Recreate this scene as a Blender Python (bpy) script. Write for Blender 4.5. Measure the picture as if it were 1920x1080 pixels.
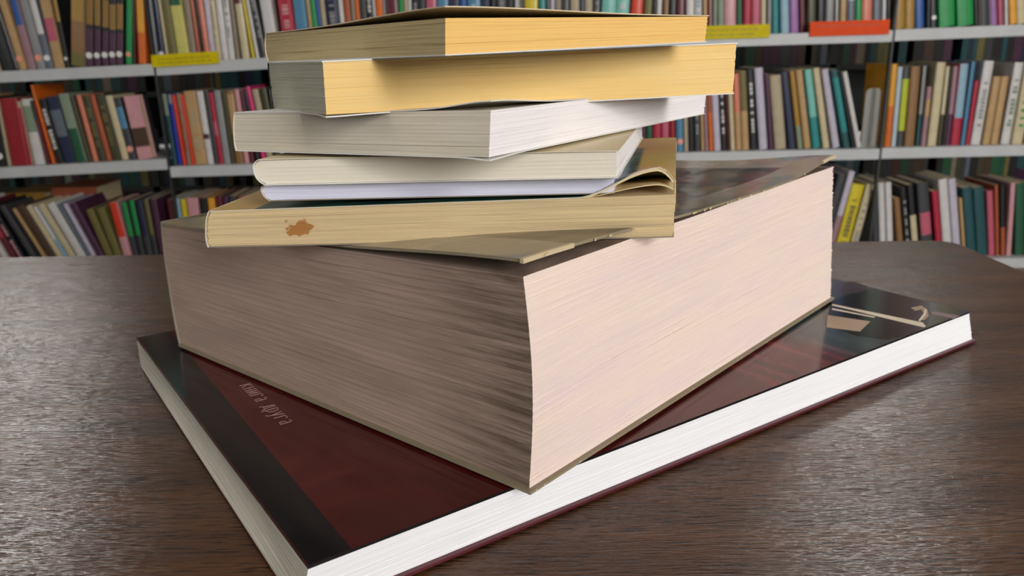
import bpy, math, random
import numpy as np
from mathutils import Matrix, Vector

for o in list(bpy.data.objects): bpy.data.objects.remove(o)
scn = bpy.context.scene
COL = scn.collection

# ------------------------------------------------------------------ camera
TABLE = 0.75                     # desk top height
EYE = np.array([0.0, 0.0, TABLE + 0.135])
FPX = 1500.0                     # focal length in pixels of the 1920x1080 frame
_p, _r = math.radians(16.6), math.radians(1.1)
FWD = np.array([0, math.cos(_p), -math.sin(_p)])
_right = np.array([1.0, 0, 0]); _up = np.cross(_right, FWD)
RGT = _right * math.cos(_r) - _up * math.sin(_r)
UPV = _up * math.cos(_r) + _right * math.sin(_r)
cd = bpy.data.cameras.new('camera'); cam = bpy.data.objects.new('camera', cd); COL.objects.link(cam)
cd.sensor_width = 36.0; cd.lens = FPX / 1920 * 36.0; cd.clip_start = 0.01; cd.clip_end = 60
M = Matrix.Identity(4)
for i in range(3):
    M[i][0], M[i][1], M[i][2], M[i][3] = RGT[i], UPV[i], -FWD[i], EYE[i]
cam.matrix_world = M
cd.dof.use_dof = True; cd.dof.focus_distance = 0.245; cd.dof.aperture_fstop = 25.0
scn.camera = cam

# ------------------------------------------------------------------ world, light, exposure
w = bpy.data.worlds.new('World'); scn.world = w; w.use_nodes = True
w.node_tree.nodes['Background'].inputs[0].default_value = (0.80, 0.88, 1.0, 1)
w.node_tree.nodes['Background'].inputs[1].default_value = 1.0
vs = scn.view_settings
vs.view_transform = 'Standard'; vs.look = 'None'; vs.gamma = 1.0; vs.use_curve_mapping = False
vs.exposure = 0.0

def area(name, loc, to, sx, sy, watt, col):
    d = bpy.data.lights.new(name, 'AREA'); d.shape = 'RECTANGLE'; d.size = sx; d.size_y = sy
    d.energy = watt; d.color = col
    o = bpy.data.objects.new(name, d); COL.objects.link(o); o.location = loc
    o.rotation_euler = (Vector(to) - Vector(loc)).to_track_quat('-Z', 'Y').to_euler()
    return o
# daylight coming through the room's windows (each lamp fills its window opening)
area('window_daylight_front', (1.95, -2.72, 1.95), (1.95, 0, 1.95), 1.3, 1.6, 132, (1.0, 0.985, 0.965))
area('window_daylight_left', (-3.16, -1.6, 1.75), (0, -1.6, 1.75), 1.9, 1.6, 20, (0.93, 0.97, 1.0))

# ------------------------------------------------------------------ helpers
def lin(c): return c / 12.92 if c <= 0.04045 else ((c + 0.055) / 1.055) ** 2.4
def hexc(h, k=1.0):
    h = h.lstrip('#'); return tuple(min(0.92, lin(int(h[i:i + 2], 16) / 255) * k) for i in (0, 2, 4)) + (1,)
def ray(px, py): return FWD + RGT * (px - 960) / FPX - UPV * (py - 540) / FPX
def at(px, py, Y):
    """point on the vertical plane y = Y that lies behind a pixel"""
    d = ray(px, py); return EYE + d * (Y / d[1])
def onz(px, py, z):
    d = ray(px, py); return EYE + d * ((z - EYE[2]) / d[2])

def mesh_obj(name, verts, faces, mat, parent=None, uvs=None, smooth=False, mats=None, fmat=None):
    me = bpy.data.meshes.new(name); me.from_pydata([tuple(map(float, v)) for v in verts], [], faces)
    for m in (mats or [mat]): me.materials.append(m)
    if fmat is not None: me.polygons.foreach_set('material_index', fmat)
    if uvs is not None:
        l = me.uv_layers.new(name='UVMap')
        vi = np.empty(len(me.loops), dtype=np.int32); me.loops.foreach_get('vertex_index', vi)
        l.data.foreach_set('uv', np.asarray(uvs, dtype=np.float32)[vi].ravel())
    if smooth: me.polygons.foreach_set('use_smooth', [True] * len(me.polygons))
    me.update()
    o = bpy.data.objects.new(name, me); COL.objects.link(o)
    if parent: o.parent = parent
    return o
def empty(name, loc=(0, 0, 0), ry=0.0):
    o = bpy.data.objects.new(name, None); COL.objects.link(o); o.location = tuple(map(float, loc))
    o.rotation_euler = (0, ry, 0); o.empty_display_size = 0.05
    return o
def tag(o, label=None, cat=None, group=None, kind=None):
    if label: o['label'] = label
    if cat: o['category'] = cat
    if group: o['group'] = group
    if kind: o['kind'] = kind
    return o
class MB:
    def __init__(s): s.v = []; s.f = []; s.m = []
    def box(s, x0, x1, y0, y1, z0, z1, m=0, mat=None):
        b = len(s.v)
        P = [(x0, y0, z0), (x1, y0, z0), (x1, y1, z0), (x0, y1, z0), (x0, y0, z1), (x1, y0, z1), (x1, y1, z1), (x0, y1, z1)]
        if mat is not None: P = [tuple(mat @ Vector(p)) for p in P]
        s.v += P
        s.f += [tuple(b + i for i in q) for q in ((3, 2, 1, 0), (4, 5, 6, 7), (0, 1, 5, 4), (1, 2, 6, 5), (2, 3, 7, 6), (3, 0, 4, 7))]
        s.m += [m] * 6; return s
    def hexa(s, P, m=0):      # 8 corners, bottom ring then top ring
        b = len(s.v); s.v += [tuple(map(float, p)) for p in P]
        s.f += [tuple(b + i for i in q) for q in ((3, 2, 1, 0), (4, 5, 6, 7), (0, 1, 5, 4), (1, 2, 6, 5), (2, 3, 7, 6), (3, 0, 4, 7))]
        s.m += [m] * 6; return s
    def prism(s, pts, z0, z1, m=0):   # extrude an xy polygon
        b = len(s.v); n = len(pts)
        s.v += [(p[0], p[1], z0) for p in pts] + [(p[0], p[1], z1) for p in pts]
        s.f += [tuple(b + i for i in range(n - 1, -1, -1)), tuple(b + n + i for i in range(n))]
        s.f += [(b + i, b + (i + 1) % n, b + n + (i + 1) % n, b + n + i) for i in range(n)]
        s.m += [m] * (n + 2); return s
    def out(s, name, mat, parent=None, mats=None): return mesh_obj(name, s.v, s.f, mat, parent, mats=mats, fmat=s.m if mats else None)

# ------------------------------------------------------------------ materials
def newmat(name):
    m = bpy.data.materials.new(name); m.use_nodes = True
    nt = m.node_tree; b = nt.nodes['Principled BSDF']; return m, nt, b
def N(nt, t, **k):
    n = nt.nodes.new(t)
    for a, v in k.items(): setattr(n, a, v)
    return n
def ramp(nt, fac, stops):
    r = N(nt, 'ShaderNodeValToRGB'); e = r.color_ramp.elements
    while len(e) < len(stops): e.new(0.5)
    for i, (p, c) in enumerate(stops): e[i].position = p; e[i].color = c
    nt.links.new(fac, r.inputs[0]); return r.outputs[0]
def mixc(nt, fac, a, b, mode='MIX'):
    m = N(nt, 'ShaderNodeMix', data_type='RGBA', blend_type=mode)
    for s, v in ((0, fac), (6, a), (7, b)):
        if isinstance(v, (int, float)): m.inputs[s].default_value = v
        elif isinstance(v, tuple): m.inputs[s].default_value = v
        else: nt.links.new(v, m.inputs[s])
    return m.outputs[2]
def mapping(nt, src, scale, loc=(0, 0, 0)):
    mp = N(nt, 'ShaderNodeMapping'); mp.inputs['Scale'].default_value = scale; mp.inputs['Location'].default_value = loc
    nt.links.new(src, mp.inputs[0]); return mp.outputs[0]
def noise(nt, vec, scale=1.0, detail=3.0, rough=0.55, dist=0.0):
    n = N(nt, 'ShaderNodeTexNoise'); n.inputs['Scale'].default_value = scale; n.inputs['Detail'].default_value = detail
    n.inputs['Roughness'].default_value = rough; n.inputs['Distortion'].default_value = dist
    nt.links.new(vec, n.inputs['Vector']); return n.outputs['Fac']
def bump(nt, b, h, strength, dist=0.001):
    n = N(nt, 'ShaderNodeBump'); n.inputs['Strength'].default_value = strength; n.inputs['Distance'].default_value = dist
    nt.links.new(h, n.inputs['Height']); nt.links.new(n.outputs[0], b.inputs['Normal'])

_plain = {}
def plain(name, col, rough=0.55, spec=0.4, metal=0.0, coat=0.0, var=0.0, scale=60.0):
    if name in _plain: return _plain[name]
    m, nt, b = newmat(name)
    b.inputs['Roughness'].default_value = rough; b.inputs['Specular IOR Level'].default_value = spec
    b.inputs['Metallic'].default_value = metal; b.inputs['Coat Weight'].default_value = coat
    b.inputs['Coat Roughness'].default_value = 0.12
    tc = N(nt, 'ShaderNodeTexCoord')
    f = noise(nt, mapping(nt, tc.outputs['Object'], (scale,) * 3), 1.0, 3.0)
    v = var or 0.06
    nt.links.new(ramp(nt, f, [(0.3, tuple(c * (1 - v) for c in col[:3]) + (1,)), (0.7, tuple(min(0.95, c * (1 + v)) for c in col[:3]) + (1,))]), b.inputs['Base Color'])
    _plain[name] = m; return m

def paper(name, col, line=0.75, lines=1.0, blotch=None, dirt=None, stain=None, gloss=0.25):
    """page edges: UV is metres along the edge / metres up the block"""
    m, nt, b = newmat(name)
    b.inputs['Roughness'].default_value = 0.75; b.inputs['Specular IOR Level'].default_value = gloss
    uv = N(nt, 'ShaderNodeUVMap'); s = uv.outputs[0]
    fine = noise(nt, mapping(nt, s, (14, 5200 * lines, 1)), 1.0, 2.0, 0.6)
    mid = noise(nt, mapping(nt, s, (9, 1300 * lines, 1), (3, 7, 0)), 1.0, 3.0, 0.65)
    wide = noise(nt, mapping(nt, s, (16, 90, 1), (5, 1, 0)), 1.0, 4.0, 0.6)
    dark = tuple(c * line for c in col[:3]) + (1,)
    c1 = ramp(nt, fine, [(0.36, tuple(c * (0.5 + 0.5 * line) for c in col[:3]) + (1,)), (0.52, col)])
    c2 = mixc(nt, ramp(nt, mid, [(0.30, (1, 1, 1, 1)), (0.46, (0, 0, 0, 1))]), c1, dark)
    if blotch: c2 = mixc(nt, ramp(nt, wide, [(0.40, (0, 0, 0, 1)), (0.68, (1, 1, 1, 1))]), c2, blotch)
    sep = N(nt, 'ShaderNodeSeparateXYZ'); nt.links.new(s, sep.inputs[0])
    if dirt:      # finger dirt rubbed into the edge: (u0, u1, colour)
        mr = N(nt, 'ShaderNodeMapRange', interpolation_type='SMOOTHSTEP'); nt.links.new(sep.outputs[0], mr.inputs[0])
        mr.inputs[1].default_value, mr.inputs[2].default_value = dirt[0], dirt[1]
        st = noise(nt, mapping(nt, s, (25, 420, 1), (1, 9, 0)), 1.0, 4.0, 0.7)
        mm = N(nt, 'ShaderNodeMath', operation='MULTIPLY'); nt.links.new(mr.outputs[0], mm.inputs[0])
        nt.links.new(ramp(nt, st, [(0.30, (0, 0, 0, 1)), (0.62, (1, 1, 1, 1))]), mm.inputs[1])
        c2 = mixc(nt, mm.outputs[0], c2, dirt[2])
    if stain:     # (u, v, ru, rv, colour): a dried spill
        nz = N(nt, 'ShaderNodeTexNoise'); nz.inputs['Scale'].default_value = 1.0; nz.inputs['Detail'].default_value = 3
        nt.links.new(mapping(nt, s, (330, 420, 1)), nz.inputs['Vector'])
        off = N(nt, 'ShaderNodeVectorMath', operation='MULTIPLY_ADD'); nt.links.new(nz.outputs['Color'], off.inputs[0])
        off.inputs[1].default_value = (stain[2] * 1.7, stain[3] * 1.7, 0); nt.links.new(s, off.inputs[2])
        d = N(nt, 'ShaderNodeVectorMath', operation='SUBTRACT'); nt.links.new(off.outputs[0], d.inputs[0])
        d.inputs[1].default_value = (stain[0] + stain[2] * .85, stain[1] + stain[3] * .85, 0)
        d2 = N(nt, 'ShaderNodeVectorMath', operation='MULTIPLY'); nt.links.new(d.outputs[0], d2.inputs[0]); d2.inputs[1].default_value = (1 / stain[2], 1 / stain[3], 0)
        ln = N(nt, 'ShaderNodeVectorMath', operation='LENGTH'); nt.links.new(d2.outputs[0], ln.inputs[0])
        c2 = mixc(nt, ramp(nt, ln.outputs['Value'], [(0.80, (1, 1, 1, 1)), (0.92, (0, 0, 0, 1))]), c2, stain[4])
    nt.links.new(c2, b.inputs['Base Color'])
    bump(nt, b, mid, 0.2, 0.0004)
    return m

# desk veneer: dark walnut with open pores that run along x
def desk_mat():
    m, nt, b = newmat('desk_veneer')
    tc = N(nt, 'ShaderNodeTexCoord'); s = tc.outputs['Object']
    g = noise(nt, mapping(nt, s, (7, 70, 7)), 1.0, 5.0, 0.6, 0.4)
    pores = noise(nt, mapping(nt, s, (75, 950, 60)), 1.0, 2.0, 0.6)
    pores2 = noise(nt, mapping(nt, s, (130, 1500, 60), (4, 2, 0)), 1.0, 2.0, 0.5)
    c = ramp(nt, g, [(0.30, hexc('#382415')), (0.55, hexc('#50331f')), (0.75, hexc('#634226'))])
    c = mixc(nt, ramp(nt, pores, [(0.34, (1, 1, 1, 1)), (0.44, (0, 0, 0, 1))]), c, hexc('#1c130e'))
    nt.links.new(c, b.inputs['Base Color'])
    b.inputs['Roughness'].default_value = 0.3; b.inputs['Specular IOR Level'].default_value = 0.34
    mx = N(nt, 'ShaderNodeMath', operation='ADD'); nt.links.new(pores, mx.inputs[0]); nt.links.new(pores2, mx.inputs[1])
    bump(nt, b, mx.outputs[0], 0.6, 0.0005)
    nt.links.new(ramp(nt, noise(nt, mapping(nt, s, (12, 30, 12)), 1.0, 3.0), [(0.3, (0.20,) * 3 + (1,)), (0.7, (0.28,) * 3 + (1,))]), b.inputs['Roughness'])
    return m

WALL = plain('wall_paint', hexc('#aaa59b'), 0.8, 0.2, scale=8)
CEIL = plain('ceiling_paint', hexc('#aeaaa2'), 0.85, 0.2, scale=8)
FLOOR = plain('floor_linoleum', hexc('#6d6154'), 0.5, 0.4, scale=12, var=0.15)
FRAME = plain('window_frame_paint', hexc('#e8e8e4'), 0.5)
STEEL = plain('shelf_grey_enamel', hexc('#b9bbbd'), 0.45, 0.45, scale=20)
POST = plain('upright_dark_steel', hexc('#2c302f'), 0.5, 0.4)
DESK = desk_mat()

# ------------------------------------------------------------------ room shell
X0, X1, Y0, Y1, ZC = -3.25, 2.75, -2.8, 5.6, 3.0
def wall_with_holes(name, axis, c0, c1, u0, u1, holes, z1=ZC):
    mb = MB(); cuts = sorted(holes)
    def put(a, b, za, zb):
        if b - a < 1e-4 or zb - za < 1e-4: return
        if axis == 'x': mb.box(c0, c1, a, b, za, zb)
        else: mb.box(a, b, c0, c1, za, zb)
    p = u0
    for (a, b, za, zb) in cuts:
        put(p, a, 0, z1); put(a, b, 0, za); put(a, b, zb, z1); p = b
    put(p, u1, 0, z1)
    return tag(mb.out(name, WALL), kind='structure')
tag(MB().box(X0, X1, Y0, Y1, -0.1, 0).out('floor', FLOOR), kind='structure')
tag(MB().box(X0, X1, Y0, Y1, ZC, ZC + 0.1).out('ceiling', CEIL), kind='structure')
wall_with_holes('wall_right', 'x', X1, X1 + 0.2, Y0, Y1, [])
wall_with_holes('wall_left', 'x', X0 - 0.2, X0, Y0, Y1, [(-2.6, -0.6, 0.9, 2.6)])
wall_with_holes('wall_back', 'y', Y1, Y1 + 0.2, X0, X1, [])
wall_with_holes('wall_front', 'y', Y0 - 0.2, Y0, X0, X1, [(1.25, 2.65, 1.1, 2.8)])
def window(name, loc, h, rz=0.0):
    e = empty(name, loc); e.rotation_euler[2] = rz; tag(e, kind='structure')
    MB().box(-.03, .03, -h, h, 0, .06).box(-.03, .03, -h, h, 1.64, 1.70).box(-.03, .03, -h, -h + .06, .06, 1.64).box(-.03, .03, h - .06, h, .06, 1.64).box(-.03, .03, -.03, .03, .06, 1.64).out('window_frame', FRAME, e)
    g, nt, b = newmat(name + '_glass'); b.inputs['Transmission Weight'].default_value = 1.0; b.inputs['Roughness'].default_value = 0.0
    for s in (-1, 1):
        MB().box(-.004, .004, min(s * .03, s * (h - .06)), max(s * .03, s * (h - .06)), .06, 1.64).out('pane', g, e)
window('window_1', (1.95, Y0 - 0.1, 1.1), 0.7, math.pi / 2)
window('window_2', (X0 - 0.1, -1.6, 0.9), 1.0)

# ceiling lamps over the aisle behind the front rack (their reflections lie on the desk)
LAMPG = None
def ceiling_lamp(x, y, label, watt, sx=0.6, sy=0.6):
    e = empty('ceiling_lamp', (x, y, ZC)); tag(e, label, 'lamp', 'ceiling lamps')
    MB().box(-sx / 2 - .03, sx / 2 + .03, -sy / 2 - .03, sy / 2 + .03, -.05, 0).out('lamp_housing', FRAME, e)
    m, nt, b = newmat('lamp_diffuser'); b.inputs['Base Color'].default_value = (.8, .8, .8, 1)
    b.inputs['Emission Color'].default_value = (1, .98, .95, 1); b.inputs['Emission Strength'].default_value = watt
    MB().box(-sx / 2, sx / 2, -sy / 2, sy / 2, -.06, -.0501).out('diffuser', m, e)
ceiling_lamp(1.75, 3.75, 'square ceiling lamp above the aisle on the window side', 42.0, 0.6, 0.9)
ceiling_lamp(-2.55, 3.45, 'square ceiling lamp above the aisle on the far side', 40.0, 0.6, 0.7)
ceiling_lamp(-0.3, 0.6, 'long ceiling lamp above the desk', 2.0, 1.2, 0.3)

# ------------------------------------------------------------------ desk
zT = TABLE
ck = onz(1780, 450, zT); cl = onz(0, 483, zT); cr = onz(1920, 510, zT)
ex = (ck - cl); ex[2] = 0; ex /= np.linalg.norm(ex); ey = np.array([-ex[1], ex[0], 0])
desk = empty('desk', (0, 0, 0)); tag(desk, 'dark brown wooden desk carrying the stack of books', 'desk')
DW, DD, RC = 1.30, 0.86, 0.016
def dpt(a, b): return ck - ex * a - ey * b        # a to the left of the far corner, b toward the reader
def rounded(i0, i1, r=RC):
    out = []
    for cx, cy, a0 in ((i0 + r, i0 + r, 180), (DW - i0 - r, i0 + r, 270), (DW - i0 - r, DD - i0 - r, 0), (i0 + r, DD - i0 - r, 90)):
        for k in range(7):
            t = math.radians(a0 + 15 * k); out.append((cx + r * math.cos(t), cy + r * math.sin(t)))
    return out
pl = [dpt(a, b)[:2] for a, b in rounded(0, 0)]
if sum(pl[i][0] * pl[(i + 1) % len(pl)][1] - pl[(i + 1) % len(pl)][0] * pl[i][1] for i in range(len(pl))) < 0: pl = pl[::-1]
MB().prism(pl, zT - 0.025, zT).out('desktop', DESK, desk)
for (a0, a1, b0, b1, z0, z1, nm) in [(.05, .10, .05, .10, 0, .725, 'leg'), (DW - .10, DW - .05, .05, .10, 0, .725, 'leg'), (.05, .10, DD - .10, DD - .05, 0, .725, 'leg'), (DW - .10, DW - .05, DD - .10, DD - .05, 0, .725, 'leg'),
                               (.10, DW - .10, .06, .08, .63, .725, 'apron'), (.10, DW - .10, DD - .08, DD - .06, .63, .725, 'apron'), (.06, .08, .10, DD - .10, .63, .725, 'apron'), (DW - .08, DW - .06, .10, DD - .10, .63, .725, 'apron')]:
    q = [dpt(a0, b1), dpt(a1, b1), dpt(a1, b0), dpt(a0, b0)][::-1]
    MB().hexa([(p[0], p[1], z0) for p in q] + [(p[0], p[1], z1) for p in q]).out(nm, DESK, desk)

# ------------------------------------------------------------------ book stack
def lerp(a, b, t): return a * (1 - t) + b * t
def smooth(x, a, b):
    t = min(1, max(0, (x - a) / (b - a))); return t * t * (3 - 2 * t)

def stack_book(name, label, Bt, Tp, mats, layers, jit=0.00012, spine_b=0.0016, cover_t=0.0004, over=0.0006, seed=1,
               dz_top=None, dz_bot=None, cov_mats=None, prof=None, cat='book', tops_over=None, hard=False, bottom_over=None, bulge_spine=True, left_over=None):
    """Bt / Tp: corners L, N, R, F (spine end, near corner, fore-edge end, far corner) of the lower and upper face.
    page edge L-N and fore edge N-R face the reader; the spine joins F and L."""
    rnd = random.Random(seed)
    Bt = [np.array(p, float) for p in Bt]; Tp = [np.array(p, float) for p in Tp]
    base = sum(Bt) / 4; root = empty(name, base); tag(root, label, cat)
    Bt = [p - base for p in Bt]; Tp = [p - base for p in Tp]
    ns = [56, 56, 10, 10]
    ctr = sum(Bt) / 4
    nrm = []
    for i in range(4):
        a, b = Bt[i], Bt[(i + 1) % 4]; d = b - a; n = np.array([d[1], -d[0], 0]); n /= np.linalg.norm(n)
        if n @ (a - ctr) < 0: n = -n
        nrm.append(n)
    ring = []   # (pb, pt, normal, side, s, ulen)
    u = 0
    for i in range(4):
        a, b, c, d = Bt[i], Bt[(i + 1) % 4], Tp[i], Tp[(i + 1) % 4]; L = np.linalg.norm(b - a)
        for k in range(ns[i]):
            s = k / ns[i]
            nn = nrm[i] if k else (nrm[i] + nrm[i - 1])
            ring.append((lerp(a, b, s), lerp(c, d, s), nn, i, s, u + s * L))
        u += L
    nr = len(ring)
    rows = []
    for k in range(layers): rows += [(k + 0.06) / layers, (k + 0.94) / layers]
    rows = [0.0] + rows + [1.0]
    jl = [rnd.gauss(0, 1) for _ in range(layers)]; ph = [rnd.uniform(0, 6.28) for _ in range(layers)]; fr = [rnd.uniform(1, 4) for _ in range(layers)]
    V = []; UV = []; Fc = []; FM = []
    for ri, t in enumerate(rows):
        k = min(layers - 1, int(t * layers))
        for (pb, pt, nn, side, s, uu) in ring:
            off = jit * jl[k] * (0.6 + 0.6 * math.sin(6.28 * fr[k] * uu / 0.15 + ph[k]))
            # convex spine end
            sp = -spine_b * abs(2 * t - 1) ** 3 if bulge_spine else 0
            p = lerp(pb, pt, t) + nn * off
            if side == 3 or (side == 0 and s == 0): p = p + nrm[3] * sp
            elif side == 0 and s < 0.06: p = p + nrm[3] * sp * (1 - s / 0.06)
            if prof: p = p + prof(side, s, t, nrm)
            V.append(p); UV.append((uu, t * (pt[2] - pb[2])))
    for r in range(len(rows) - 1):
        for j in range(nr):
            j2 = (j + 1) % nr; Fc.append((r * nr + j, r * nr + j2, (r + 1) * nr + j2, (r + 1) * nr + j)); FM.append(0 if ring[j][3] == 0 else 1)
    Fc.append(tuple(range(nr - 1, -1, -1))); FM.append(1)
    Fc.append(tuple((len(rows) - 1) * nr + j for j in range(nr))); FM.append(0)
    mesh_obj('page_block', V, Fc, None, root, UV, mats=mats, fmat=FM)
    # covers
    def cover(nm, Cn, sgn, dz, mat, ov, th):
        n = 56; ol = ov if left_over is None else left_over
        # order u: N->R, v: N->L ; widen by the overhang (none on the spine)
        Ln, Nn, Rn, Fn = [c.copy() for c in Cn]
        Nn = Nn + nrm[0] * ol + nrm[1] * ov; Rn = Rn + nrm[1] * ov + nrm[2] * ov
        ins = nrm[3] * (-spine_b * 0.9 if bulge_spine else 0.0)
        Ln = Ln + nrm[0] * ol + ins; Fn = Fn + nrm[2] * ov + ins
        vs_, uv_ = [], []
        for j in range(n + 1):
            for i in range(n + 1):
                uu, vv = i / n, j / n
                p = lerp(lerp(Nn, Rn, uu), lerp(Ln, Fn, uu), vv)
                z = dz(uu, vv) if dz else 0.0
                if isinstance(z, (tuple, list)): p = p + np.array(z)
                else: p = p + np.array([0, 0, z])
                vs_.append(p + np.array([0, 0, 0.00003 * sgn])); uv_.append((uu, vv))
        m = len(vs_); vs_ += [p + np.array([0, 0, th * sgn]) for p in vs_[:m]]; uv_ += uv_[:m]
        f = []; q = n + 1; fm = []
        for j in range(n):
            for i in range(n):
                a = j * q + i
                inner = (a, a + 1, a + q + 1, a + q); outer = tuple(x + m for x in inner)
                f += [inner[::-1], outer] if sgn > 0 else [inner, outer[::-1]]; fm += [1, 0]
        edge = [i for i in range(q)] + [j * q + n for j in range(1, q)] + [n * q + i for i in range(n - 1, -1, -1)] + [j * q for j in range(n - 1, 0, -1)]
        for e0, e1 in zip(edge, edge[1:] + edge[:1]):
            f.append((e0, e1, e1 + m, e0 + m) if sgn > 0 else (e1, e0, e0 + m, e1 + m)); fm.append(1)
        return mesh_obj(nm, vs_, f, None, root, uv_, mats=[mat[0], mat[1]], fmat=fm, smooth=False)
    cm = cov_mats
    fc = cover('front_cover', Tp, 1, dz_top, cm['top'], tops_over if tops_over is not None else over, cover_t)
    bc = cover('back_cover', Bt, -1, dz_bot, cm['bot'], bottom_over if bottom_over is not None else over, cover_t)
    # spine wrap
    a0, a1, b0, b1 = Bt[0], Bt[3], Tp[0], Tp[3]
    a0, b0 = a0 + nrm[0] * over, b0 + nrm[0] * over; a1, b1 = a1 + nrm[2] * over, b1 + nrm[2] * over
    V = []; nt_ = 14
    for s in (0, 1):
        for k in range(nt_ + 1):
            t = k / nt_; bl = -spine_b * abs(2 * t - 1) ** 3 if bulge_spine else 0
            p = lerp(lerp(a0, a1, s), lerp(b0, b1, s), t)
            p[2] += (t - 0.5) * 2 * cover_t
            V.append(p + nrm[3] * (bl + jit * 3)); V.append(p + nrm[3] * (bl + jit * 3 + cover_t))
    f = []; o = 2 * (nt_ + 1)
    for k in range(nt_):
        i = 2 * k
        f += [(i, i + 2, o + i + 2, o + i), (i + 1, o + i + 1, o + i + 3, i + 3), (i, i + 1, i + 3, i + 2), (o + i, o + i + 2, o + i + 3, o + i + 1)]
    f += [(0, o, o + 1, 1), (2 * nt_, 2 * nt_ + 1, o + 2 * nt_ + 1, o + 2 * nt_)]
    mesh_obj('spine', V, f, cm['spine'], root)
    return root, fc, bc

def corners(bL, tL, bN, tN, bR, tR, extraF=None):
    B = [at(*bL), at(*bN), at(*bR)]; T = [at(*tL), at(*tN), at(*tR)]
    FB = B[0] + B[2] - B[1]; FT = T[0] + T[2] - T[1]
    return B + [FB], T + [FT]

def P(h, k=1.0): return hexc(h, k)
def cov(name, h, rough=0.35, spec=0.5, coat=0.0): return plain(name, hexc(h), rough, spec, 0, coat)
CREAM = cov('cover_inside_cream', '#d8cdb8', 0.6)
WHITEC = cov('cover_card_white', '#e6e3de', 0.5)
GREYC = cov('cover_inside_grey', '#8f8474', 0.6)

# --- bottom: large art book (three-quarter size page block, dark glossy cover)
def art_cover():
    m, nt, b = newmat('art_book_cover')
    uv = N(nt, 'ShaderNodeUVMap'); sep = N(nt, 'ShaderNodeSeparateXYZ'); nt.links.new(uv.outputs[0], sep.inputs[0])
    nz = noise(nt, mapping(nt, uv.outputs[0], (6, 5, 1)), 1.0, 4.0, 0.6, 0.6)
    st = noise(nt, mapping(nt, uv.outputs[0], (40, 5, 1)), 1.0, 4.0, 0.6)
    red = ramp(nt, nz, [(0.30, hexc('#3a1210')), (0.5, hexc('#4f1818')), (0.72, hexc('#5e2420'))])
    rough = ramp(nt, st, [(0.35, hexc('#2a2020')), (0.5, hexc('#5a2426')), (0.68, hexc('#7a3438'))])
    teal = ramp(nt, st, [(0.3, hexc('#2b3436')), (0.7, hexc('#4a5658'))])
    def step(a, b_, wob=0.0):
        mr = N(nt, 'ShaderNodeMapRange', interpolation_type='SMOOTHSTEP'); mr.inputs[1].default_value = a; mr.inputs[2].default_value = b_
        if wob:
            ad = N(nt, 'ShaderNodeMath', operation='MULTIPLY_ADD'); nt.links.new(nz, ad.inputs[0]); ad.inputs[1].default_value = wob; nt.links.new(sep.outputs[0], ad.inputs[2]); nt.links.new(ad.outputs[0], mr.inputs[0])
        else: nt.links.new(sep.outputs[0], mr.inputs[0])
        return mr.outputs[0]
    c = mixc(nt, step(0.54, 0.66, 0.1), red, rough)
    c = mixc(nt, step(0.70, 0.76, 0.03), c, teal)
    nt.links.new(c, b.inputs['Base Color'])
    b.inputs['Roughness'].default_value = 0.12; b.inputs['Specular IOR Level'].default_value = 0.5
    return m
ART = art_cover()
BB, BT = corners((265, 694, .3353), (257, 641, .3353), (566, 1166, .1678), (577, 1062, .1678), (1820, 650, .3495), (1817, 589, .3495))
for q in BB: q[2] = TABLE + 0.0016
for q in BT: q[2] = TABLE + 0.0143
BT[0][:2] = BT[0][:2] * .6 + BB[0][:2] * .4
PB_L = paper('art_book_pages_end', P('#dcd6c6'), 0.86, 0.8, P('#c5bfae'))
PB_R = paper('art_book_pages_fore', P('#f2f2f6'), 0.88, 0.8)
MAROON = cov('cover_board_maroon', '#57202a', 0.35); BAND = cov('cover_print_black', '#17171a', 0.12)
def art_prof(side, s, t, nrm):    # fore-edge and tail edges hollow out slightly
    if side == 0: return nrm[0] * (-0.0022 * math.sin(math.pi * s) * math.sin(math.pi * t))
    return np.zeros(3)
art_root, art_fc, art_bc = stack_book('art_book', 'large art book with dark maroon cover lying flat on the desk', BB, BT, [PB_L, PB_R], 24, 0.00006, 0.0006, 0.0009, 0.0, 3,
    cov_mats={'top': (ART, BAND), 'bot': (MAROON, MAROON), 'spine': ART}, prof=art_prof, bottom_over=0.0016, left_over=0.0)
zc = TABLE + 0.0143 + 0.0009 + 0.00003
def decal(name, pxs, mat, parent, lift=0.00006, z=zc):
    rb = Vector(parent.parent.location)
    pts = [onz(x, y, z) - np.array(rb) for x, y in pxs]
    a = sum(pts[i][0] * pts[(i + 1) % len(pts)][1] - pts[(i + 1) % len(pts)][0] * pts[i][1] for i in range(len(pts)))
    if a < 0: pts = pts[::-1]
    zz = z - rb.z
    return MB().prism([p[:2] for p in pts], zz - 0.00002, zz + lift).out(name, mat, parent)
GOLD = cov('cover_print_gold', '#8d6a35', 0.3); LINE = cov('cover_print_cream', '#d2c3a8', 0.3); PLUM = cov('cover_print_plum', '#4a3a42', 0.12)
TEALP = cov('cover_print_teal', '#2f4042', 0.22)
Bc = [p.copy() for p in BT]
def cuv(u, v):
    p = lerp(lerp(Bc[1], Bc[2], u), lerp(Bc[0], Bc[3], u), v); return p
def decal_uv(name, uvs, mat, parent, lift):
    rb = np.array(parent.parent.location); pts = [cuv(*q) - rb for q in uvs]
    a = sum(pts[i][0] * pts[(i + 1) % len(pts)][1] - pts[(i + 1) % len(pts)][0] * pts[i][1] for i in range(len(pts)))
    if a < 0: pts = pts[::-1]
    zz = zc - rb[2]
    return MB().prism([p[:2] for p in pts], zz - 0.00002, zz + lift).out(name, mat, parent)
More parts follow.
